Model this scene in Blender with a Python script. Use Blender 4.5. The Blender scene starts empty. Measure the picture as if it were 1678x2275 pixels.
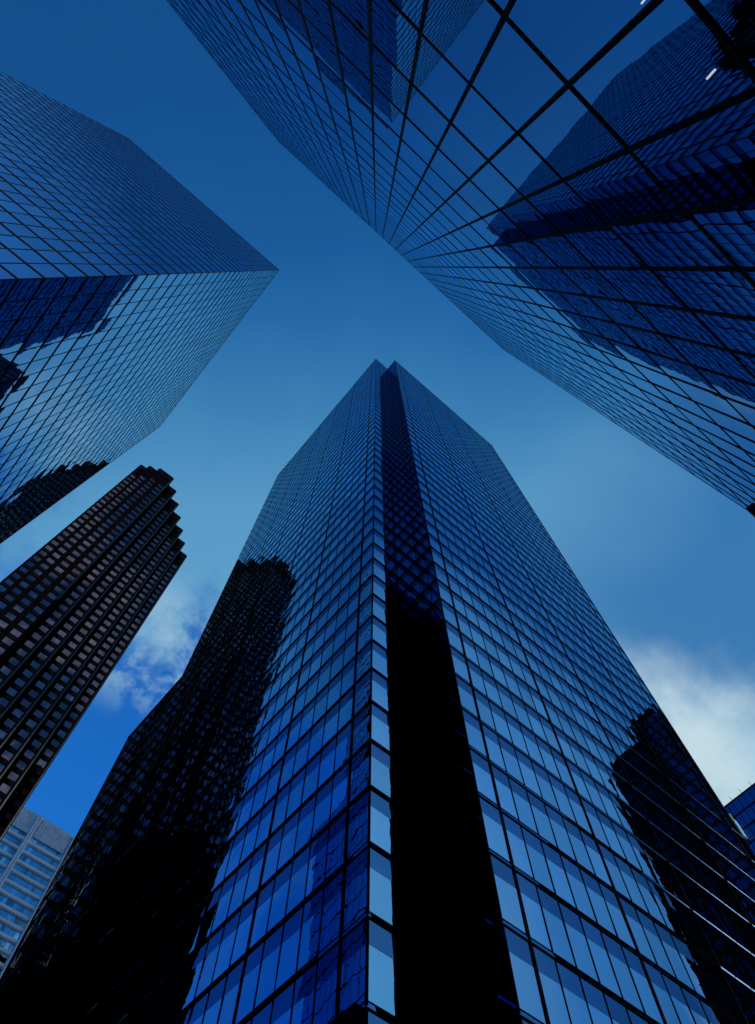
import bpy, math, random
from mathutils import Vector, Matrix

random.seed(7)
S = bpy.context.scene
COL = S.collection

# ------------------------------------------------------------------ camera
# World axes follow the street grid: +X runs along one street, +Y along the other, z = 0 is eye level.
F_PX, PITCH, ROLL, YAW = 1513.35, math.radians(70.188), math.radians(-0.0813), math.radians(-40.705)
PW, PH = 1678.0, 2275.0
_cp, _sp = math.cos(PITCH), math.sin(PITCH)
_F = Vector((0, _cp, _sp)); _U = Vector((0, -_sp, _cp)); _R = Vector((1, 0, 0))
_c, _s = math.cos(ROLL), math.sin(ROLL)
_R, _U = _c * _R + _s * _U, -_s * _R + _c * _U
_Rz = Matrix.Rotation(YAW, 3, 'Z')
CR, CU, CF = _Rz @ _R, _Rz @ _U, _Rz @ _F
cam_data = bpy.data.cameras.new("camera")
cam_data.sensor_fit = 'VERTICAL'
cam_data.sensor_height = 36.0
cam_data.lens = F_PX / PH * 36.0
cam_data.clip_start = 0.05
cam_data.clip_end = 5000
cam = bpy.data.objects.new("camera", cam_data)
COL.objects.link(cam)
M = Matrix.Identity(4)
for i in range(3):
    M[i][0], M[i][1], M[i][2] = CR[i], CU[i], -CF[i]
cam.matrix_world = M
S.camera = cam

def project(P):
    z = P.dot(CF)
    if z < 0.1:
        return None
    return (PW / 2 + F_PX * P.dot(CR) / z, PH / 2 - F_PX * P.dot(CU) / z)

# ------------------------------------------------------------------ render settings
S.view_settings.view_transform = 'Standard'
S.view_settings.look = 'None'
S.view_settings.exposure = 0.0
S.view_settings.gamma = 1.0
S.cycles.max_bounces = 14
S.cycles.glossy_bounces = 2
S.cycles.transparent_max_bounces = 8
S.cycles.sample_clamp_indirect = 4.0

# ------------------------------------------------------------------ node helpers
class G:
    """small builder of node graphs"""
    def __init__(self, tree):
        self.t = tree; self.n = tree.nodes; self.l = tree.links
    def node(self, kind, **kw):
        x = self.n.new(kind)
        for k, v in kw.items():
            setattr(x, k, v)
        return x
    def put(self, sock, v):
        if hasattr(v, 'is_output'):
            self.l.new(v, sock)
        elif v is not None:
            sock.default_value = v
    def math(self, op, a, b=None, c=None, clamp=False):
        x = self.node('ShaderNodeMath', operation=op, use_clamp=clamp)
        self.put(x.inputs[0], a)
        if b is not None: self.put(x.inputs[1], b)
        if c is not None: self.put(x.inputs[2], c)
        return x.outputs[0]
    def vmath(self, op, a, b=None, scale=None):
        x = self.node('ShaderNodeVectorMath', operation=op)
        self.put(x.inputs[0], a)
        if b is not None: self.put(x.inputs[1], b)
        if scale is not None: self.put(x.inputs['Scale'], scale)
        return x.outputs['Value'] if op in ('DOT_PRODUCT', 'LENGTH') else x.outputs[0]
    def smooth(self, v, a, b):
        x = self.node('ShaderNodeMapRange', interpolation_type='SMOOTHSTEP')
        self.put(x.inputs['Value'], v)
        if a > b:
            x.inputs['From Min'].default_value = b; x.inputs['From Max'].default_value = a
            x.inputs['To Min'].default_value = 1; x.inputs['To Max'].default_value = 0
        else:
            x.inputs['From Min'].default_value = a; x.inputs['From Max'].default_value = b
        return x.outputs[0]
    def mix(self, f, a, b):
        x = self.node('ShaderNodeMix', data_type='RGBA', clamp_factor=True)
        self.put(x.inputs[0], f)
        for s, v in ((x.inputs[6], a), (x.inputs[7], b)):
            self.put(s, (*v, 1.0) if isinstance(v, tuple) and len(v) == 3 else v)
        return x.outputs[2]
    def ramp(self, v, stops):
        x = self.node('ShaderNodeValToRGB')
        e = x.color_ramp.elements
        while len(e) < len(stops): e.new(0.5)
        for i, (p, c) in enumerate(stops):
            e[i].position = p; e[i].color = (*c, 1)
        self.put(x.inputs[0], v)
        return x.outputs[0]
    def noise(self, vec, scale, detail=5, rough=0.55, dist=0.0):
        x = self.node('ShaderNodeTexNoise')
        self.put(x.inputs['Vector'], vec)
        x.inputs['Scale'].default_value = scale
        x.inputs['Detail'].default_value = detail
        x.inputs['Roughness'].default_value = rough
        x.inputs['Distortion'].default_value = dist
        return x

# ------------------------------------------------------------------ world: evening-blue daylight with thin veil and clouds
SUN_EL, SUN_AZ = math.radians(40), math.radians(205)   # azimuth measured clockwise from +Y
world = bpy.data.worlds.new("World")
S.world = world
world.use_nodes = True
world.node_tree.nodes.clear()
w = G(world.node_tree)
D = w.node('ShaderNodeTexCoord').outputs['Generated']
sky = w.node('ShaderNodeTexSky', sky_type='NISHITA', sun_disc=False, sun_elevation=SUN_EL, sun_rotation=SUN_AZ,
             air_density=1.0, dust_density=0.6, ozone_density=2.0)
t = w.vmath('DOT_PRODUCT', D, (0.6522, 0.7580, 0.0))
r = w.vmath('DOT_PRODUCT', D, (0.7580, -0.6522, 0.0))
z = w.node('ShaderNodeSeparateXYZ'); w.put(z.inputs[0], D); z = z.outputs[2]
n_big = w.noise(D, 2.6, 6, 0.55, 0.3).outputs['Fac']
n_mid = w.noise(D, 7.0, 8, 0.58, 0.12).outputs['Fac']
n_soft = w.noise(D, 3.4, 3, 0.5).outputs['Fac']
# clear sky (deep blue air), from the physical sky, graded to the cool evening exposure
clear = w.node('ShaderNodeMix', data_type='RGBA', blend_type='MULTIPLY')
clear.inputs[0].default_value = 1.0
w.put(clear.inputs[6], sky.outputs[0])
clear.inputs[7].default_value = (0.0150, 0.115, 0.235, 1)
clear = clear.outputs[2]
# thin high veil: darker behind, paler ahead
tt = w.math('ADD', w.math('MULTIPLY', w.math('ADD', t, 0.6), 1 / 1.4), w.math('MULTIPLY', w.math('SUBTRACT', n_soft, 0.5), 0.10))
veil = w.ramp(tt, [(0.0, (0.08, 0.25, 0.54)), (0.12, (0.045, 0.20, 0.49)), (0.225, (0.0072, 0.075, 0.258)), (0.30, (0.0076, 0.080, 0.270)), (0.42, (0.0115, 0.104, 0.325)), (0.49, (0.020, 0.142, 0.388)),
                   (0.57, (0.044, 0.213, 0.455)), (0.66, (0.096, 0.315, 0.565)), (0.84, (0.15, 0.38, 0.62)), (1.0, (0.20, 0.42, 0.66))])
col = veil
# darker blue pocket in the veil, ahead right
pocket = w.vmath('DOT_PRODUCT', D, Vector((0.40 * 0.6522 + 0.46 * 0.758, 0.40 * 0.758 - 0.46 * 0.6522, 0.79)).normalized())
pm = w.math('MULTIPLY', w.smooth(pocket, 0.950, 0.999), 0.85)
col = w.mix(pm, col, (0.030, 0.165, 0.42))
puff = w.vmath('DOT_PRODUCT', D, Vector((0.30 * 0.6522 + 0.33 * 0.758, 0.30 * 0.758 - 0.33 * 0.6522, 0.895)).normalized())
col = w.mix(w.math('MULTIPLY', w.smooth(puff, 0.990, 0.9995), w.math('MULTIPLY', n_mid, 0.55)), col, (0.14, 0.34, 0.56))
# clear gap low on the left
edge = w.math('ADD', w.math('ADD', z, w.math('MULTIPLY', w.smooth(r, -0.40, -0.52), 0.05)), w.math('MULTIPLY', w.math('SUBTRACT', n_mid, 0.5), 0.26))
m_clear = w.math('MULTIPLY', w.smooth(edge, 0.86, 0.78), w.smooth(r, 0.10, -0.08))
col = w.mix(m_clear, col, clear)
# ragged small cumulus along the border of the gap
wisp = w.math('MULTIPLY', w.smooth(w.noise(D, 11.0, 8, 0.6, 0.15).outputs['Fac'], 0.475, 0.61),
              w.math('MULTIPLY', w.smooth(z, 0.745, 0.80), w.smooth(z, 0.875, 0.84)))
wisp = w.math('MULTIPLY', w.math('MULTIPLY', wisp, w.smooth(r, 0.05, -0.1)), w.smooth(r, -0.46, -0.36))
col = w.mix(w.math('MULTIPLY', wisp, 0.85), col, (0.25, 0.46, 0.64))
wisp2 = w.math('MULTIPLY', w.smooth(n_mid, 0.50, 0.66), w.math('MULTIPLY', w.smooth(z, 0.82, 0.72), w.smooth(r, -0.45, -0.6)))
col = w.mix(w.math('MULTIPLY', wisp2, 0.2), col, (0.16, 0.40, 0.66))
# broad bright sky off to the right, beyond the frame
rd = Vector((-0.25 * 0.6522 + 0.75 * 0.758, -0.25 * 0.758 - 0.75 * 0.6522, 0.60)).normalized()
rl_ = w.vmath('DOT_PRODUCT', D, rd)
rl_ = w.math('ADD', rl_, w.math('MULTIPLY', w.math('SUBTRACT', n_big, 0.5), 0.05))
glow = w.ramp(w.math('MULTIPLY', w.math('SUBTRACT', rl_, 0.78), 1 / 0.22), [(0.0, (0.012, 0.11, 0.34)), (0.32, (0.03, 0.17, 0.43)), (0.52, (0.15, 0.37, 0.62)),
        (0.72, (0.25, 0.50, 0.80)), (0.95, (0.80, 0.88, 1.0)), (1.0, (1.0, 1.0, 1.1))])
col = w.mix(w.smooth(rl_, 0.82, 0.89), col, glow)
# cloud drifting ahead, hidden by the notched tower but mirrored in the left one
cl2 = w.vmath('DOT_PRODUCT', D, Vector((0.515 * 0.6522 - 0.18 * 0.758, 0.515 * 0.758 + 0.18 * 0.6522, 0.838)).normalized())
m_c2 = w.math('MULTIPLY', 0.8, w.math('MULTIPLY', w.smooth(w.math('ADD', cl2, w.math('MULTIPLY', w.math('SUBTRACT', n_mid, 0.5), 0.02)), 0.986, 0.997), w.smooth(n_mid, 0.42, 0.62)))
col = w.mix(m_c2, col, (0.30, 0.50, 0.68))
# dark sky patch added high on the left to deepen the left tower's reflections
dk = w.vmath('DOT_PRODUCT', D, Vector((0.04 * 0.6522 - 0.44 * 0.758, 0.04 * 0.758 + 0.44 * 0.6522, 0.90)).normalized())
col = w.mix(w.math('MULTIPLY', w.smooth(dk, 0.984, 0.996), 0.40), col, (0.003, 0.035, 0.15))
dk2 = w.vmath('DOT_PRODUCT', D, Vector((-0.27 * 0.6522 + 0.33 * 0.758, -0.27 * 0.758 - 0.33 * 0.6522, 0.905)).normalized())  # another added patch, darkening the double reflections in the right tower
col = w.mix(w.math('MULTIPLY', w.smooth(dk2, 0.968, 0.994), 0.75), col, (0.003, 0.045, 0.18))
# bright cumulus bank low on the right
zed = w.math('MAXIMUM', w.math("SUBTRACT", 0.790, w.math('MULTIPLY', w.math('SUBTRACT', r, 0.34), 0.50)), 0.66)
dz = w.math('ADD', w.math('SUBTRACT', zed, z), w.math('MULTIPLY', w.math('SUBTRACT', n_mid, 0.5), 0.075))
m_cl = w.math('MULTIPLY', w.smooth(dz, -0.032, 0.034), w.math('MULTIPLY', w.smooth(r, 0.12, 0.24), w.smooth(t, 0.22, 0.36)))
whites = w.mix(w.smooth(n_mid, 0.36, 0.64), (0.38, 0.57, 0.71), (0.54, 0.70, 0.785))
low = w.mix(w.smooth(r, 0.48, 0.60), whites, (2.0, 2.1, 2.2))  # bank brightened beyond the view so the stone tower's corner trim mirrors it
col = w.mix(m_cl, col, low)
# warm-lit bank behind the viewer, which the stone tower's windows mirror
m_w = w.math('MULTIPLY', w.smooth(t, -0.28, -0.42), w.smooth(r, 0.1, 0.3))
col = w.mix(m_w, col, w.mix(w.smooth(n_mid, 0.45, 0.62), (0.05, 0.20, 0.50), (0.60, 0.62, 0.66)))
bg = w.node('ShaderNodeBackground')
w.put(bg.inputs['Color'], col)
bg.inputs['Strength'].default_value = 1.0
w.l.new(bg.outputs[0], w.node('ShaderNodeOutputWorld').inputs[0])

sun_data = bpy.data.lights.new("sun", 'SUN')
sun_data.energy = 3.0
sun_data.angle = math.radians(0.6)
sun_data.color = (0.80, 0.90, 1.0)
sun = bpy.data.objects.new("sun", sun_data)
COL.objects.link(sun)
_sd = Vector((math.sin(SUN_AZ) * math.cos(SUN_EL), math.cos(SUN_AZ) * math.cos(SUN_EL), math.sin(SUN_EL)))
sun.rotation_euler = _sd.to_track_quat('Z', 'Y').to_euler()

# ------------------------------------------------------------------ materials
def mat_glass(name, base, edge, bulge=0.006, wave=0.004, see=0.0, power=5.0):
    """coated mirror glass: reflects the real surroundings, each sheet slightly dished and wavy"""
    m = bpy.data.materials.new(name); m.use_nodes = True
    m.node_tree.nodes.clear(); g = G(m.node_tree)
    geo = g.node('ShaderNodeNewGeometry')
    N = geo.outputs['Normal']; P = geo.outputs['Position']; I = geo.outputs['Incoming']
    uv = g.node('ShaderNodeUVMap').outputs[0]
    sx = g.node('ShaderNodeSeparateXYZ'); g.put(sx.inputs[0], uv)
    T = g.vmath('NORMALIZE', g.vmath('CROSS_PRODUCT', (0, 0, 1), N))
    nz = g.noise(P, 0.75, 2, 0.5)
    nc = g.node('ShaderNodeSeparateXYZ'); g.put(nc.inputs[0], nz.outputs['Color'])
    nf = g.noise(P, 2.6, 2, 0.5)
    fc = g.node('ShaderNodeSeparateXYZ'); g.put(fc.inputs[0], nf.outputs['Color'])
    def axis(u, a, b):
        x = g.math('MULTIPLY', g.math('SUBTRACT', u, 0.5), bulge * 2)
        x = g.math('ADD', x, g.math('MULTIPLY', g.math('SUBTRACT', a, 0.5), wave * 4))
        return g.math('ADD', x, g.math('MULTIPLY', g.math('SUBTRACT', b, 0.5), wave * 2))
    du = axis(sx.outputs[0], nc.outputs[0], fc.outputs[0])
    dv = axis(sx.outputs[1], nc.outputs[1], fc.outputs[1])
    off = g.vmath('ADD', g.vmath('SCALE', T, scale=du), g.vmath('SCALE', (0, 0, 1), scale=dv))
    NN = g.vmath('NORMALIZE', g.vmath('ADD', N, off))
    cosi = g.math('ABSOLUTE', g.vmath('DOT_PRODUCT', N, I))
    f = g.math('POWER', g.math('SUBTRACT', 1.0, cosi), power)
    att = g.node('ShaderNodeAttribute', attribute_type='GEOMETRY', attribute_name='shade')
    c = g.mix(f, base, edge)
    cm = g.node('ShaderNodeMix', data_type='RGBA', blend_type='MULTIPLY'); cm.inputs[0].default_value = 1
    g.put(cm.inputs[6], c); g.put(cm.inputs[7], att.outputs['Color'])
    gl = g.node('ShaderNodeBsdfGlossy'); gl.inputs['Roughness'].default_value = 0.0
    g.put(gl.inputs['Color'], cm.outputs[2]); g.put(gl.inputs['Normal'], NN)
    out = g.node('ShaderNodeOutputMaterial')
    sh = gl.outputs[0]
    if see > 0:
        tr = g.node('ShaderNodeBsdfTransparent'); tr.inputs['Color'].default_value = (see, see, see, 1)
        ad = g.node('ShaderNodeAddShader'); g.l.new(sh, ad.inputs[0]); g.l.new(tr.outputs[0], ad.inputs[1]); sh = ad.outputs[0]
    g.l.new(sh, out.inputs[0])
    return m

def mat_plain(name, colr, rough=0.5, metal=0.0, spec=0.5, var=0.0, scale=0.6, bump=0.0):
    m = bpy.data.materials.new(name); m.use_nodes = True
    g = G(m.node_tree); b = g.n['Principled BSDF']
    b.inputs['Roughness'].default_value = rough; b.inputs['Metallic'].default_value = metal
    b.inputs['Specular IOR Level'].default_value = spec
    P = g.node('ShaderNodeNewGeometry').outputs['Position']
    if var > 0:
        nz = g.noise(P, scale, 6, 0.6).outputs['Fac']
        a = tuple(x * (1 - var) for x in colr); c = tuple(min(1, x * (1 + var)) for x in colr)
        g.put(b.inputs['Base Color'], g.mix(g.smooth(nz, 0.3, 0.7), a, c))
    else:
        b.inputs['Base Color'].default_value = (*colr, 1)
    if bump > 0:
        bp = g.node('ShaderNodeBump'); bp.inputs['Strength'].default_value = bump; bp.inputs['Distance'].default_value = 0.05
        g.put(bp.inputs['Height'], g.noise(P, scale * 6, 4, 0.6).outputs['Fac']); g.put(b.inputs['Normal'], bp.outputs[0])
    return m

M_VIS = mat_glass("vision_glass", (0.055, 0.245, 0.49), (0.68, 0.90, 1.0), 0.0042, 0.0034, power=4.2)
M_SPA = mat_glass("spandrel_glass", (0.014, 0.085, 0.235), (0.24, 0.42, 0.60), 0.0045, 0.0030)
M_LEFT = mat_glass("left_tower_glass", (0.055, 0.235, 0.47), (0.75, 0.95, 1.0), 0.0035, 0.0026, power=3.8)
M_RIGHT = mat_glass("right_tower_glass", (0.011, 0.118, 0.33), (0.50, 0.80, 0.98), 0.0040, 0.0020, power=5.5)
M_RSEE = mat_glass("right_tower_clear_glass", (0.011, 0.118, 0.33), (0.50, 0.80, 0.98), 0.0040, 0.0020, see=0.30, power=5.5)
M_BLUE = mat_glass("navy_glass", (0.03, 0.07, 0.16), (0.3, 0.5, 0.75), 0.004, 0.003)
M_NAVY2 = mat_glass("slate_glass", (0.016, 0.035, 0.075), (0.25, 0.4, 0.6), 0.004, 0.004)
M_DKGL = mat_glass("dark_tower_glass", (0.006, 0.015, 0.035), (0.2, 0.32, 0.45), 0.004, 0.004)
M_BRONZE = mat_glass("bronze_window_glass", (0.125, 0.112, 0.140), (0.42, 0.39, 0.43), 0.004, 0.003)
M_TEAL = mat_glass("teal_window_glass", (0.15, 0.42, 0.56), (0.5, 0.8, 0.9), 0.004, 0.003)
M_MULL = mat_plain("black_aluminium", (0.004, 0.004, 0.006), 0.7, 0.0, 0.02)
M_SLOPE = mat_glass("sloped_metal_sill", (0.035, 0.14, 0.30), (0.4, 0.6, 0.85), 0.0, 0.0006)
M_SLOPE_DIM = mat_glass("dimmed_sloped_metal_sill", (0.012, 0.05, 0.20), (0.1, 0.2, 0.4), 0.0, 0.0006)  # sill copy with the left faces' dim reflections put into its colour
M_CORE = mat_plain("dark_core", (0.004, 0.004, 0.006), 0.9, 0, 0.0)
M_GRAN = mat_plain("dark_red_granite", (0.0045, 0.0028, 0.0031), 0.6, 0, 0.0, 0.35, 0.9)
M_GSPAN = mat_plain("slate_spandrel", (0.004, 0.005, 0.008), 0.5, 0, 0.0, 0.25, 0.5)
M_TRIM = mat_glass("polished_corner_metal", (0.085, 0.09, 0.095), (0.3, 0.3, 0.3), 0.0, 0.010)
M_CONC = mat_plain("pale_concrete", (0.56, 0.68, 0.76), 0.8, 0, 0.3, 0.08, 0.15, 0.1)
M_CONC2 = mat_plain("pale_concrete_rib", (0.46, 0.58, 0.66), 0.8, 0, 0.3, 0.16, 0.6, 0.1)
M_BLACK = mat_plain("black_stone", (0.004, 0.004, 0.005), 0.7, 0, 0.0, 0.3, 0.4)
M_GROUND = mat_plain("asphalt", (0.05, 0.05, 0.055), 0.9, 0, 0.3, 0.25, 0.4, 0.3)
M_YEL = mat_plain("yellow_panel_paint", (0.42, 0.40, 0.03), 0.5)
M_WHITE = mat_plain("white_panel_paint", (0.55, 0.62, 0.68), 0.5)
M_LAMP = bpy.data.materials.new("lamp_tube"); M_LAMP.use_nodes = True
_b = M_LAMP.node_tree.nodes['Principled BSDF']
_b.inputs['Emission Color'].default_value = (0.92, 1.0, 0.97, 1); _b.inputs['Emission Strength'].default_value = 1.8

# ------------------------------------------------------------------ mesh helpers
class MB:
    def __init__(self):
        self.v = []; self.f = []; self.uv = []; self.sh = []
    def quad(self, a, b, c, d, uv=((0, 0), (1, 0), (1, 1), (0, 1)), shade=1.0):
        i = len(self.v); self.v += [a, b, c, d]; self.f.append((i, i + 1, i + 2, i + 3)); self.uv += list(uv); self.sh += [shade] * 4
    def poly(self, pts):
        i = len(self.v); self.v += pts; self.f.append(tuple(range(i, i + len(pts)))); self.uv += [(0, 0)] * len(pts); self.sh += [1.0] * len(pts)
    def hexa(self, p):      # p: 8 corners, bottom ring 0-3 then top ring 4-7
        for q in ((0, 3, 2, 1), (4, 5, 6, 7), (0, 1, 5, 4), (1, 2, 6, 5), (2, 3, 7, 6), (3, 0, 4, 7)):
            self.quad(*[p[k] for k in q])
    def box(self, x0, x1, y0, y1, z0, z1):
        x0, x1 = min(x0, x1), max(x0, x1); y0, y1 = min(y0, y1), max(y0, y1)
        self.hexa([Vector(q) for q in ((x0, y0, z0), (x1, y0, z0), (x1, y1, z0), (x0, y1, z0), (x0, y0, z1), (x1, y0, z1), (x1, y1, z1), (x0, y1, z1))])
    def prism(self, pts, z0, z1):      # pts counter-clockwise seen from above
        n = len(pts)
        for i in range(n):
            a, b = pts[i], pts[(i + 1) % n]
            self.quad(Vector((*a, z0)), Vector((*b, z0)), Vector((*b, z1)), Vector((*a, z1)))
        self.poly([Vector((*q, z1)) for q in pts]); self.poly([Vector((*q, z0)) for q in reversed(pts)])
    def build(self, name, mat, parent=None, kind=None):
        me = bpy.data.meshes.new(name)
        me.from_pydata([tuple(q) for q in self.v], [], self.f)
        lay = me.uv_layers.new(name="UVMap")
        at = me.attributes.new("shade", 'FLOAT_COLOR', 'POINT')
        for i, uv in enumerate(self.uv):
            lay.data[i].uv = uv
        for i, s in enumerate(self.sh):
            at.data[i].color = (s, s, s, 1)
        me.materials.append(mat); me.update()
        o = bpy.data.objects.new(name, me); COL.objects.link(o)
        if parent: o.parent = parent
        if kind: o['kind'] = kind
        return o

def thing(name, label, cat, group=None):
    o = bpy.data.objects.new(name, None); COL.objects.link(o)
    o['label'] = label; o['category'] = cat
    if group: o['group'] = group
    return o

def area_in_frame(pts):
    q = [project(p) for p in pts]
    if any(a is None for a in q): return 0.0
    cx = sum(a[0] for a in q) / 4; cy = sum(a[1] for a in q) / 4
    if not (-60 < cx < PW + 60 and -60 < cy < PH + 60): return 0.0
    q = [(min(max(a[0], 0), PW), min(max(a[1], 0), PH)) for a in q]
    return abs(sum(q[i][0] * q[(i + 1) % 4][1] - q[(i + 1) % 4][0] * q[i][1] for i in range(4))) / 2

class Face:
    """one upright plane of a tower: o = corner, u = direction along it, n = outward normal"""
    def __init__(self, o, u, n, cuts, tilt=0.0032):
        self.o = Vector((*o, 0)); self.u = Vector((*u, 0)); self.n = Vector((*n, 0)); self.cuts = cuts; self.tilt = tilt
    def P(self, a, zz, d=0.0):
        return self.o + self.u * a + self.n * d + Vector((0, 0, zz))
    def pane(self, a0, a1, z0, z1):
        ta = random.gauss(0, self.tilt); tb = random.gauss(0, self.tilt)
        w_, h_ = (a1 - a0) / 2, (z1 - z0) / 2
        p = [self.P(a0, z0, -w_ * ta - h_ * tb), self.P(a1, z0, w_ * ta - h_ * tb), self.P(a1, z1, w_ * ta + h_ * tb), self.P(a0, z1, -w_ * ta + h_ * tb)]
        if self.u.cross(Vector((0, 0, 1))).dot(self.n) < 0:
            p = [p[1], p[0], p[3], p[2]]
        return p
    def bar(self, mb, a0, a1, z0, z1, d0, d1):
        p = [self.P(a0, z0, d0), self.P(a1, z0, d0), self.P(a1, z0, d1), self.P(a0, z0, d1)]
        p += [q + Vector((0, 0, z1 - z0)) for q in p]
        if self.u.cross(self.n).z < 0:
            p = [p[1], p[0], p[3], p[2], p[5], p[4], p[7], p[6]]
        mb.hexa(p)
    def strip(self, mb, a0, a1, z0, d0, z1, d1):
        p = [self.P(a0, z0, d0), self.P(a1, z0, d0), self.P(a1, z1, d1), self.P(a0, z1, d1)]
        if self.u.cross(Vector((0, 0, 1))).dot(self.n) < 0:
            p = [p[1], p[0], p[3], p[2]]
        mb.quad(*p)

def build_panes(parent, cells, single_name, rest_name, mat, keep=100, shade_var=0.0):
    """cells: (Face, a0, a1, z0, z1). The largest in the photo become parts of their own, the others one part."""
    out = []
    for (fc, a0, a1, z0, z1) in cells:
        pts = fc.pane(a0, a1, z0, z1)
        mid = (pts[0] + pts[2]) / 2
        s = area_in_frame(pts) if mid.dot(fc.n) < 0 else 0.0
        out.append((s, pts))
    out.sort(key=lambda e: -e[0])
    rest = MB()
    for i, (s, pts) in enumerate(out):
        sh = 1.0 + random.uniform(-shade_var, shade_var)
        if i < keep and s > 0:
            mb = MB(); mb.quad(*pts, shade=sh); mb.build(single_name, mat, parent)
        else:
            rest.quad(*pts, shade=sh)
    if rest.f:
        rest.build(rest_name, mat, parent, 'stuff')

def steps(first, bay, count, L):
    """pane boundaries along a face: first pane, then bays of `count` panes; returns (position, thick) list"""
    res = [(0.0, False), (first, True)]; a = first; k = 0
    while True:
        a += bay / count; k += 1
        if a > L - 0.4: break
        res.append((a, k % count == 0))
    res.append((L, False))
    return res

# ------------------------------------------------------------------ setting: ground
EYE = -1.6
g_ = MB(); g_.quad(Vector((-3000, -3000, EYE)), Vector((3000, -3000, EYE)), Vector((3000, 3000, EYE)), Vector((-3000, 3000, EYE)))
gr = g_.build("ground", M_GROUND); gr['kind'] = 'structure'

# ------------------------------------------------------------------ centre: glass tower with the notched corner
ct = thing("glass_tower", "dark blue glass tower with a deep black notch running down its corner", "skyscraper")
AX, AY, BX, BY = 17.39, 20.92, 22.23, 17.34
CTOP, CEND_X, CEND_Y, WEND_Y, WTOP = 216.5, 64.3, 71.0, 87.2, 98.6
lv = [22.52 + 3.97 * k for k in range(-5, 49)]
f_left = Face((AX, AY), (0, 1), (-1, 0), steps(1.87, 8.3, 5, CEND_Y - AY))
f_wing = Face((AX, CEND_Y), (0, 1), (-1, 0), [(q, False) for q in (0.0, 1.5, 3.1, 4.8, 6.4, 8.1, 9.7, 11.4, 13.0, 14.7, 16.2)])
f_strip = Face((AX, AY), (1, 0), (0, -1), [(0.0, False), (1.62, False), (3.24, False), (BX - AX, False)])
f_dark = Face((BX, BY), (0, 1), (-1, 0), [(0.0, False), (1.79, False), (AY - BY, False)])
f_right = Face((BX, BY), (1, 0), (0, -1), steps(1.75, 9.55, 6, CEND_X - BX))
vis, spa = [], []
FLOOR0 = 18.4
for fc in (f_left, f_strip, f_dark, f_right, f_wing):
    top = WTOP if fc is f_wing else CTOP
    for k, zc in enumerate(lv):
        if zc - 1.0 > top: break
        lo = zc + 0.10; hi = min(zc + 3.97 - 0.10, top)
        if fc in (f_left, f_wing) and zc < FLOOR0 - 0.5: continue
        mid = zc + 2.60
        for (a0, _), (a1, _) in zip(fc.cuts[:-1], fc.cuts[1:]):
            if mid < hi:
                vis.append((fc, a0, a1, lo, mid)); spa.append((fc, a0, a1, mid, hi))
            else:
                vis.append((fc, a0, a1, lo, hi))
build_panes(ct, [q for q in vis if q[0] is not f_dark], "glass_pane", "curtain_wall", M_VIS, 100, 0.10)
build_panes(ct, [q for q in vis if q[0] is f_dark], "glass_pane", "notch_dimmed_curtain_wall", M_SPA, 0, 0.12)  # darker glass on these vision panes: the notch's darkness is in their colour
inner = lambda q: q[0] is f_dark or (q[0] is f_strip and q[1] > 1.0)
build_panes(ct, [q for q in spa if not inner(q)], "spandrel_pane", "spandrel_wall", M_SPA, 100, 0.12)
build_panes(ct, [q for q in spa if inner(q)], "spandrel_pane", "notch_dimmed_spandrel_wall", M_DKGL, 0, 0.12)  # inner spandrels darkened too, the notch's shade put into the glass colour
for k, zc in enumerate(lv):            # one band of two rails and a sloping metal sill round every storey
    rails, sill, sill_dim = MB(), MB(), MB()
    for fc, end, e0 in ((f_left, CEND_Y - AY, 0.0), (f_strip, BX - AX - 0.12, 0.0), (f_dark, AY - BY - 0.12, 0.0), (f_right, CEND_X - BX, 0.0), (f_wing, WEND_Y - CEND_Y, 0.003)):
        if fc is f_wing and zc > WTOP: continue
        if fc in (f_left, f_wing) and zc < FLOOR0 - 0.5: continue
        fc.bar(rails, e0, end, zc - 0.16, zc - 0.08, -0.05, 0.048)
        fc.bar(rails, e0, end, zc + 0.15, zc + 0.20, -0.05, 0.03)
        if fc is f_dark:
            fc.bar(rails, e0, end, zc - 0.08, zc + 0.15, -0.05, 0.03)  # black bar instead of a sill, standing in for its dark reflection
        elif fc is f_strip:
            fc.strip(sill, e0, 1.6, zc - 0.08, 0.044, zc + 0.15, 0.010); fc.bar(rails, 1.6, end, zc - 0.08, zc + 0.15, -0.05, 0.03)  # sill gives way to a black bar where the notch mirrors dark
        else:
            fc.strip(sill if fc is f_right else sill_dim, e0, end, zc - 0.08, 0.044, zc + 0.15, 0.010)
    t_ = rails.build("transom", M_MULL, ct)
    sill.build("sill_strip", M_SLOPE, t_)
    if sill_dim.f: sill_dim.build("sill_strip", M_SLOPE_DIM, t_)
for fc, top in ((f_left, CTOP), (f_strip, CTOP), (f_dark, CTOP), (f_right, CTOP), (f_wing, WTOP)):
    for i, (a, thick) in enumerate(fc.cuts):
        if fc is f_dark and i == len(fc.cuts) - 1 or fc is f_wing and i == 0 or fc is f_strip and i == 3: continue
        wd, dp = (0.08, 0.06) if thick else (0.025, 0.035)
        a0, a1 = a - wd, a + wd
        if i == 0: a0, a1 = a - 0.02, a + 0.07
        if i == len(fc.cuts) - 1: a0, a1 = a - 0.07, a
        mb = MB(); fc.bar(mb, a0, a1, FLOOR0 if fc in (f_left, f_wing) else 2.0, top + 0.3, -0.05, dp)
        mb.build("mullion", M_MULL, ct)
pp = MB()
for fc, L in ((f_left, CEND_Y - AY), (f_strip, BX - AX), (f_dark, AY - BY), (f_right, CEND_X - BX)):
    fc.bar(pp, 0.0, L, CTOP, CTOP + 0.5, -0.5, 0.05)
f_wing.bar(pp, 0.0, WEND_Y - CEND_Y, WTOP, WTOP + 0.4, -0.5, 0.05)
pp.build("parapet", M_MULL, ct)
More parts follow.
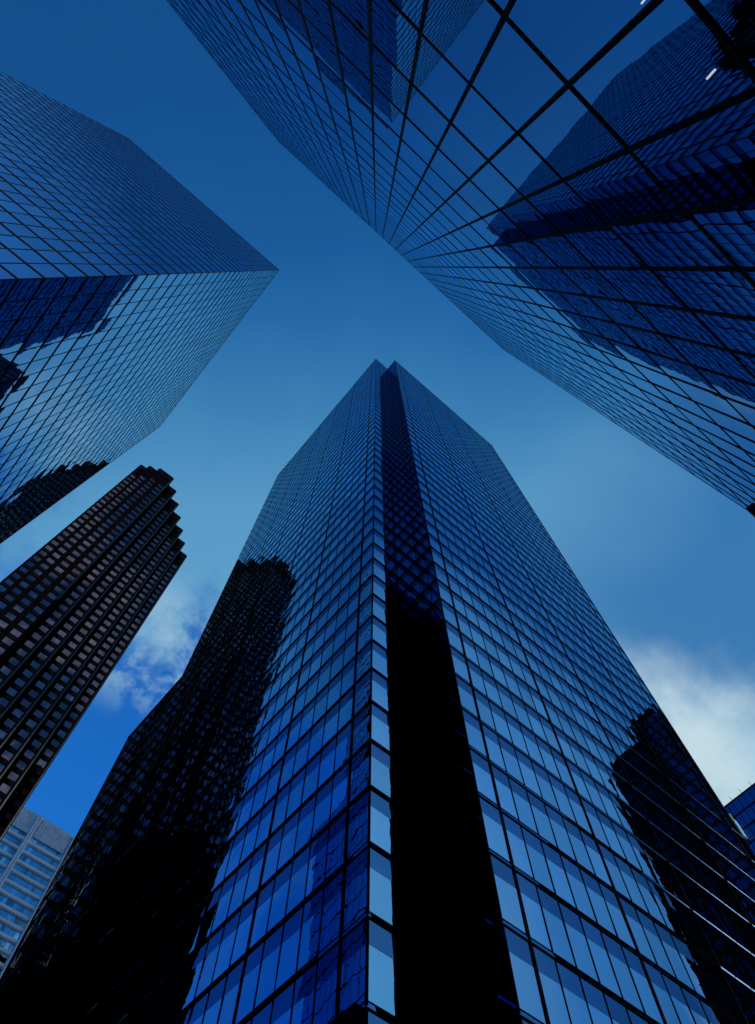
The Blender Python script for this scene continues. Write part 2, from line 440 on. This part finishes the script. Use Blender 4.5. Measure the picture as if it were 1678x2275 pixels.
k_ = 0.16
mb = MB(); mb.prism([(BX + k_, BY + k_), (CEND_X, BY + k_), (CEND_X, CEND_Y), (AX + k_, CEND_Y), (AX + k_, AY + k_), (BX + k_, AY + k_)], EYE, CTOP - 0.3)
mb.build("tower_core", M_CORE, ct)
mb = MB(); mb.box(AX + k_, AX + 30, CEND_Y + 0.01, WEND_Y, EYE, WTOP - 0.3)
mb.build("wing_core", M_CORE, ct)
mb = MB()
mb.box(AX - 0.6, AX + 0.1, AY, WEND_Y, 16.9, FLOOR0)
mb.build("soffit_band", M_BLACK, ct)

# ------------------------------------------------------------------ right: the mirrored facade right above the viewer
RY, RX0, RX1, RTOP = -4.35, -26.3, 27.9, 133.0
rt = thing("glass_tower", "huge mirrored glass facade overhead showing the reflected notched tower", "skyscraper")
cuts = [(0.0, False)]
a = (0.58 - RX0) % 1.52
while a < RX1 - RX0 - 0.3:
    cuts.append((a, False)); a += 1.52
cuts.append((RX1 - RX0, False))
f_r = Face((RX0, RY), (1, 0), (0, 1), cuts, 0.0016)
rl = [13.44 + 4.46 * k for k in range(-3, 28)]
rl = [q for q in rl if q < RTOP] + [RTOP]
cells, see = [], []
LAMPS = []
for z0, z1 in zip(rl[:-1], rl[1:]):
    for (a0, _), (a1, _) in zip(cuts[:-1], cuts[1:]):
        xm = RX0 + (a0 + a1) / 2
        (see if (8.0 < z0 < 13.0 and -0.9 < xm < 3.6) else cells).append((f_r, a0, a1, z0, z1))
build_panes(rt, see, "glass_pane", "curtain_wall", M_RSEE, 100, 0.05)
build_panes(rt, cells, "glass_pane", "curtain_wall", M_RIGHT, 100 - len(see), 0.06)
for zc in rl:
    mb = MB(); f_r.bar(mb, 0, RX1 - RX0, zc - 0.058, zc + 0.058, -0.05, 0.02)
    mb.build("transom", M_MULL, rt)
for a, _ in cuts:
    mb = MB(); f_r.bar(mb, max(0, a - 0.05), min(RX1 - RX0, a + 0.05), 0.0, RTOP + 0.25, -0.05, 0.024)
    mb.build("mullion", M_MULL, rt)
mb = MB(); mb.box(RX0, RX1, RY - 40, RY - 4.0, EYE, RTOP - 0.2)
mb.box(RX0, RX1, RY - 3.99, RY - 0.2, 13.70, RTOP - 0.2); mb.box(RX0, RX1, RY - 3.99, RY - 0.2, EYE, 8.8)
mb.build("tower_core", M_CORE, rt)
mb = MB(); mb.box(26.0, 26.9, -4.72, -4.06, 6.0, 39.0)
mb.build("corner_fin", M_MULL, rt)

# ------------------------------------------------------------------ left: mirrored tower with the sharp corner
LX, LY, LXE, LYE, LTOP = -18.1, 16.6, -63.2, 69.0, 181.0
lt = thing("glass_tower", "mirrored glass tower with a knife-sharp corner pointing at the sky on the left", "skyscraper")
def run(first, step, L):
    c = [(0.0, False), (first, False)]; a = first
    while a + step < L - 0.4:
        a += step; c.append((a, False))
    c.append((L, False)); return c
f_up = Face((LX, LY), (-1, 0), (0, -1), run(1.6, 1.55, LX - LXE), 0.0022)
f_lo = Face((LX, LY), (0, 1), (1, 0), run(2.0, 1.85, LYE - LY), 0.0026)
ll = [49.2 + 4.02 * k for k in range(-10, 33)] + [LTOP]
f_lw = Face((LX, LYE), (0, 1), (1, 0), run(1.85, 1.85, 8.6), 0.0026)
cells = []
for z0, z1 in zip(ll[:-1], ll[1:]):
    if z1 < 94:
        for (a0, _), (a1, _) in zip(f_lw.cuts[:-1], f_lw.cuts[1:]):
            cells.append((f_lw, a0, a1, z0, z1))
for fc in (f_up, f_lo):
    for z0, z1 in zip(ll[:-1], ll[1:]):
        for (a0, _), (a1, _) in zip(fc.cuts[:-1], fc.cuts[1:]):
            cells.append((fc, a0, a1, z0, z1))
build_panes(lt, cells, "glass_pane", "curtain_wall", M_LEFT, 100, 0.07)
for zc in ll:
    mb = MB()
    f_up.bar(mb, 0.0, LX - LXE, zc - 0.11, zc + 0.11, -0.05, 0.05)
    f_lo.bar(mb, -0.05, LYE - LY + (8.6 if zc < 94 else 0), zc - 0.11, zc + 0.11, -0.05, 0.05)
    mb.build("transom", M_MULL, lt)
for fc in (f_up, f_lo, f_lw):
    for i, (a, _) in enumerate(fc.cuts):
        lo_, hi_ = a - 0.025, a + 0.025
        if i == 0: lo_, hi_ = (0.0, 0.05)
        mb = MB(); fc.bar(mb, lo_, hi_, ll[0], 94.0 if fc is f_lw else LTOP + 0.3, -0.05, 0.03)
        mb.build("mullion", M_MULL, lt)
mb = MB(); mb.box(LXE, LX - 0.16, LY + 0.16, LYE, EYE, LTOP - 0.2)
mb.build("tower_core", M_CORE, lt)
mb = MB(); mb.box(LX - 20, LX - 0.16, LYE + 0.01, LYE + 8.6, EYE, 93.6); mb.build("wing_core", M_CORE, lt)

# ------------------------------------------------------------------ dark stone tower with stepped bays
gt = thing("granite_tower", "dark brown stone tower with stepped bays and rows of small square windows", "skyscraper")
bays = [(-25.0, -21.9, 126.4, 1), (-21.9, -18.0, 124.4, 1), (-18.0, -10.4, 122.5, 2), (-10.4, -6.2, 126.5, 1), (-6.2, -1.95, 130.8, 1),
        (-1.95, 2.3, 135.2, 1), (2.3, 6.55, 139.6, 1), (6.55, 10.8, 144.1, 1), (10.8, 15.05, 148.6, 1)]
GTOP, GBOT, FH, CH, IN = 282.0, 100.0, 3.98, 0.55, 0.35
back = 176.0
wins, spans, body = [], [], MB()
outline = [(-25.0, back)]
for i, (x0, x1, y, nc) in enumerate(bays):
    py = bays[i - 1][2] if i else back
    ny = bays[i + 1][2] if i < len(bays) - 1 else back
    outline += [(x0, y + IN)] if i == 0 or py > y else [(x0, y + IN)]
    outline += [(x1, y + IN)]
outline.append((15.05, back))
body.prism(outline, EYE, GTOP - 0.4)
body.build("tower_body", M_GRAN, gt)
win_floor = [GTOP - 5.0 - FH * k for k in range(0, 45)]
nb = len(bays)
for i, (x0, x1, y, nc) in enumerate(bays):
    out_l = (i == 0) or bays[i - 1][2] > y
    out_r = (i == nb - 1) or bays[i + 1][2] > y
    cw = (x1 - x0) / nc
    ww = 2.15 if nc == 1 else 2.3
    edges = [x0]
    for c in range(nc):
        xc = x0 + cw * (c + 0.5)
        edges += [xc - ww / 2, xc + ww / 2]
    edges.append(x1)
    fcb = Face((x0, y + IN - 0.02), (1, 0), (0, -1), [])
    for e0, e1 in zip(edges[0::2], edges[1::2]):      # piers, with chamfered outer arrises
        pb = MB(); pts = [(e0, y), (e1, y), (e1, y + IN), (e0, y + IN)]
        if e0 == x0 and out_l: pts = [(e0 + CH, y), (e1, y), (e1, y + IN + 0.01), (e0, y + IN + 0.4), (e0, y + CH)]
        if e1 == x1 and out_r: pts = [(e0, y), (e1 - CH, y), (e1, y + CH), (e1, y + IN + 0.4), (e0, y + IN + 0.01)]
        pb.prism(pts, EYE, GTOP)
        p_ = pb.build("pier", M_GRAN, gt)
        if e1 == x1 and out_r:
            tb = MB()
            for s0, s1 in ((0.06, 0.44), (0.56, 0.94)):
                A = Vector((e1 - CH + CH * s0, y + CH * s0, 0)); B = Vector((e1 - CH + CH * s1, y + CH * s1, 0)); o_ = Vector((0.02, -0.02, 0))
                tb.quad(A + o_ + Vector((0, 0, 92)), B + o_ + Vector((0, 0, 92)), B + o_ + Vector((0, 0, GTOP - 3)), A + o_ + Vector((0, 0, GTOP - 3)))
            tb.build("corner_trim", M_TRIM, p_)
    for k, zt in enumerate(win_floor):
        nxt = win_floor[k + 1] if k + 1 < len(win_floor) else EYE
        wh = 2.45 if k > 1 else 1.9
        for c in range(nc):
            xc = cw * (c + 0.5)
            wins.append((fcb, xc - ww / 2, xc + ww / 2, zt - wh, zt))
            spans.append((fcb, xc - ww / 2, xc + ww / 2, zt - FH, zt - wh, 0.16))
            if k < 2:
                for q in (0.33, 0.66):
                    spans.append((fcb, xc - ww / 2, xc + ww / 2, zt - wh * q - 0.12, zt - wh * q + 0.12, 0.16))
    for c in range(nc):
        xc = cw * (c + 0.5)
        spans.append((fcb, xc - ww / 2, xc + ww / 2, win_floor[0], GTOP, 0.30))
        spans.append((fcb, xc - ww / 2, xc + ww / 2, EYE, win_floor[-1] - FH, 0.30))
order = sorted(spans, key=lambda q: -area_in_frame([q[0].P(q[1], q[3]), q[0].P(q[2], q[3]), q[0].P(q[2], q[4]), q[0].P(q[1], q[4])]))
rest = MB()
for i, q in enumerate(order):
    mb = MB() if i < 100 else rest
    q[0].bar(mb, q[1], q[2], q[3], q[4], -0.02, q[5])
    if i < 100: mb.build("spandrel_panel", M_GSPAN, gt)
rest.build("spandrel_grid", M_GSPAN, gt, 'stuff')
build_panes(gt, wins, "window", "window_grid", M_BRONZE, 100, 0.35)
pb = MB()
for (x0, x1, y, nc) in bays:
    pb.box(x0 + 0.5, x1 - 0.02, y + 0.5, y + 4.0, GTOP, GTOP + 0.5)
pb.build("parapet", M_GRAN, gt)

# ------------------------------------------------------------------ pale concrete office block far beyond, low on the left
pb_ = thing("concrete_building", "pale concrete office block with ribbon windows and light vertical piers, far lower left", "office building")
PY, PX0, PX1, PTOP = 228.0, 0.0, 46.4, 200.0
mb = MB(); mb.box(PX0, PX1, PY, PY + 40, EYE, PTOP - 0.3)
mb.build("building_body", M_CONC2, pb_)
for i, xc in enumerate((15.2, 30.4, 45.6)):
    mb = MB(); mb.box(xc - 0.85, xc - 0.12, PY - 1.0, PY + 0.2, EYE, PTOP + 0.1); mb.box(xc + 0.12, xc + 0.85, PY - 1.0, PY + 0.2, EYE, PTOP + 0.1)
    mb.box(xc - 0.12, xc + 0.12, PY - 0.7, PY + 0.2, EYE, PTOP)
    mb.build("pier", M_CONC, pb_)
mb = MB(); x = PX0
while x < PX1 - 0.3:
    w_ = 1.04
    if not any(abs(x + w_ / 2 - xc) < 1.2 for xc in (15.2, 30.4, 45.6)):
        mb.box(x, x + w_, PY - 0.45 - random.uniform(0, 0.06), PY + 0.1, PTOP - 8.6, PTOP)
    x += 1.10
mb.build("parapet", M_CONC2, pb_)
fcp = Face((PX0, PY - 0.04), (1, 0), (0, -1), [])
zt = PTOP - 8.8
first = True
while zt > 60:
    wh = 1.6 if first else 2.45
    fh = 3.3 if first else 3.95
    for b0, b1 in ((0.2, 14.2), (16.2, 29.4), (31.4, 44.6)):
        rb = MB(); x = b0
        while x < b1 - 0.9:
            rb.quad(*fcp.pane(x - PX0, x - PX0 + 1.26, zt - wh, zt), shade=random.choice((0.55, 0.8, 0.9, 1.0, 1.0, 1.1, 1.45)) * random.uniform(0.85, 1.1))
            x += 1.3
        rb.build("ribbon_window", M_TEAL, pb_)
    sb = MB(); e = [PX0] + [v for xc in (15.2, 30.4, 45.6) for v in (xc - 0.9, xc + 0.9)] + [PX1]
    for e0, e1 in zip(e[0::2], e[1::2]):
        if e1 - e0 > 0.1:
            sb.box(e0, e1, PY - 0.55, PY + 0.05, zt - fh + 0.42, zt - wh - 0.02); sb.box(e0, e1, PY - 0.3, PY + 0.05, zt - fh + 0.03, zt - fh + 0.36)
    sb.build("spandrel_band", M_CONC, pb_)
    zt -= fh; first = False

# ------------------------------------------------------------------ deep blue glass block closing the street on the right
bb = thing("glass_building", "deep blue glass building with thin posts along its roof edge, low at right", "office building")
QX, QY0, QY1, QTOP = 165.0, 26.0, 75.0, 150.0
f_b = Face((QX, QY0), (0, 1), (-1, 0), [(i * 1.75, False) for i in range(29)])
cells = []; zq = QTOP; lq = []
while zq > 60:
    lq.append(zq)
    for (a0, _), (a1, _) in zip(f_b.cuts[:-1], f_b.cuts[1:]):
        cells.append((f_b, a0, a1, zq - 4.3, zq))
    zq -= 4.3
build_panes(bb, cells, "glass_pane", "curtain_wall", M_BLUE, 100, 0.2)
for zc in lq:
    mb = MB(); f_b.bar(mb, 0, 49, zc - 0.22, zc + 0.22, -0.05, 0.12); mb.build("transom", M_MULL, bb)
for a, _ in f_b.cuts:
    mb = MB(); f_b.bar(mb, a - 0.09, a + 0.09, 60, QTOP + 0.1, -0.05, 0.10); mb.build("mullion", M_MULL, bb)
for i in range(9):
    mb = MB(); a = 2 + i * 3.4; f_b.bar(mb, a - 0.06, a + 0.06, QTOP, QTOP + 1.3, -0.4, -0.28); f_b.bar(mb, a - 0.04, a + 0.04, QTOP + 1.2, QTOP + 1.3, -0.28, 0.6)
    mb.build("roof_post", M_MULL, bb)
mb = MB(); mb.box(QX + 0.2, QX + 40, QY0, QY1, EYE, QTOP - 0.3); mb.build("building_core", M_CORE, bb)
mb = MB(); mb.box(QX - 0.6, QX - 0.1, 44.0, 46.1, 144.6, 147.0)
mb.build("yellow_panel", M_YEL, bb)
mb = MB(); mb.box(QX - 0.7, QX - 0.1, 43.6, 45.2, 138.2, 143.8); mb.box(QX - 1.6, QX - 0.7, 43.5, 43.7, 138.2, 143.8)
mb.build("white_panel", M_WHITE, bb)

# ------------------------------------------------------------------ buildings which the photo shows only as reflections
st = thing("stepped_tower", "black tower with stepped roof, seen mirrored in the notched tower's right face", "skyscraper")
SX = 165.0
mb = MB(); mb.box(SX, SX + 35, -37.5, -34.3, EYE, 186.6); mb.box(SX, SX + 35, -34.29, -23.11, EYE, 190.5); mb.box(SX, SX + 35, -23.1, -11.0, EYE, 199.2)
mb.build("tower_body", M_BLACK, st)
f_s = Face((SX - 0.05, -34.3), (0, 1), (-1, 0), [])
cells = []
for k in range(34):
    zz = 186 - 4.0 * k
    for j in range(4): cells.append((f_s, 2.2 + j * 1.1, 2.9 + j * 1.1, zz - 1.6, zz))
    cells.append((f_s, 9.0, 9.9, zz - 3.9, zz))
    for j in range(5): cells.append((f_s, 16.2 + j * 1.3, 17.3 + j * 1.3, zz - 2.8 + 9, zz + 9))
lit = [c for c in cells if c[1] > 16]
build_panes(st, [c for c in cells if c[1] <= 16], "window", "window_grid", M_DKGL, 50, 0.3)
build_panes(st, lit, "window", "window_grid", M_NAVY2, 50, 0.4)

hb = thing("glass_tower", "blue-black flat-topped tower seen only mirrored at the left tower's lower edge", "skyscraper")
mb = MB(); mb.box(30.6, 68, 100.0, 119.8, EYE, 225.0); mb.build("tower_core", M_CORE, hb)
f_h1 = Face((30.4, 99.8), (0, 1), (-1, 0), [(i * 2.0, False) for i in range(11)])
f_h2 = Face((30.4, 99.8), (1, 0), (0, -1), [(i * 2.0, False) for i in range(19)])
cells = []
for fc in (f_h1, f_h2):
    for k in range(30):
        for (a0, _), (a1, _) in zip(fc.cuts[:-1], fc.cuts[1:]):
            cells.append((fc, a0 + 0.15, a1 - 0.15, 225 - 4 * k - 3.3, 225 - 4 * k))
build_panes(hb, cells, "glass_pane", "curtain_wall", M_DKGL, 0, 0.3)

# ------------------------------------------------------------------ strip lights seen through the lowest right-hand panes
def lamp(x, y0, y1, zz):
    mb = MB(); mb.box(x - 0.016, x + 0.016, y0, y1, zz - 0.05, zz)
    o = mb.build("strip_light", M_LAMP, rt)
    hb_ = MB(); hb_.box(x - 0.03, x + 0.03, y0 - 0.03, y1 + 0.03, zz, zz + 0.05); hb_.build("light_housing", M_MULL, o)
lamp(2.28, -6.06, -5.88, 13.3)
lamp(0.645, -6.06, -5.88, 13.3)
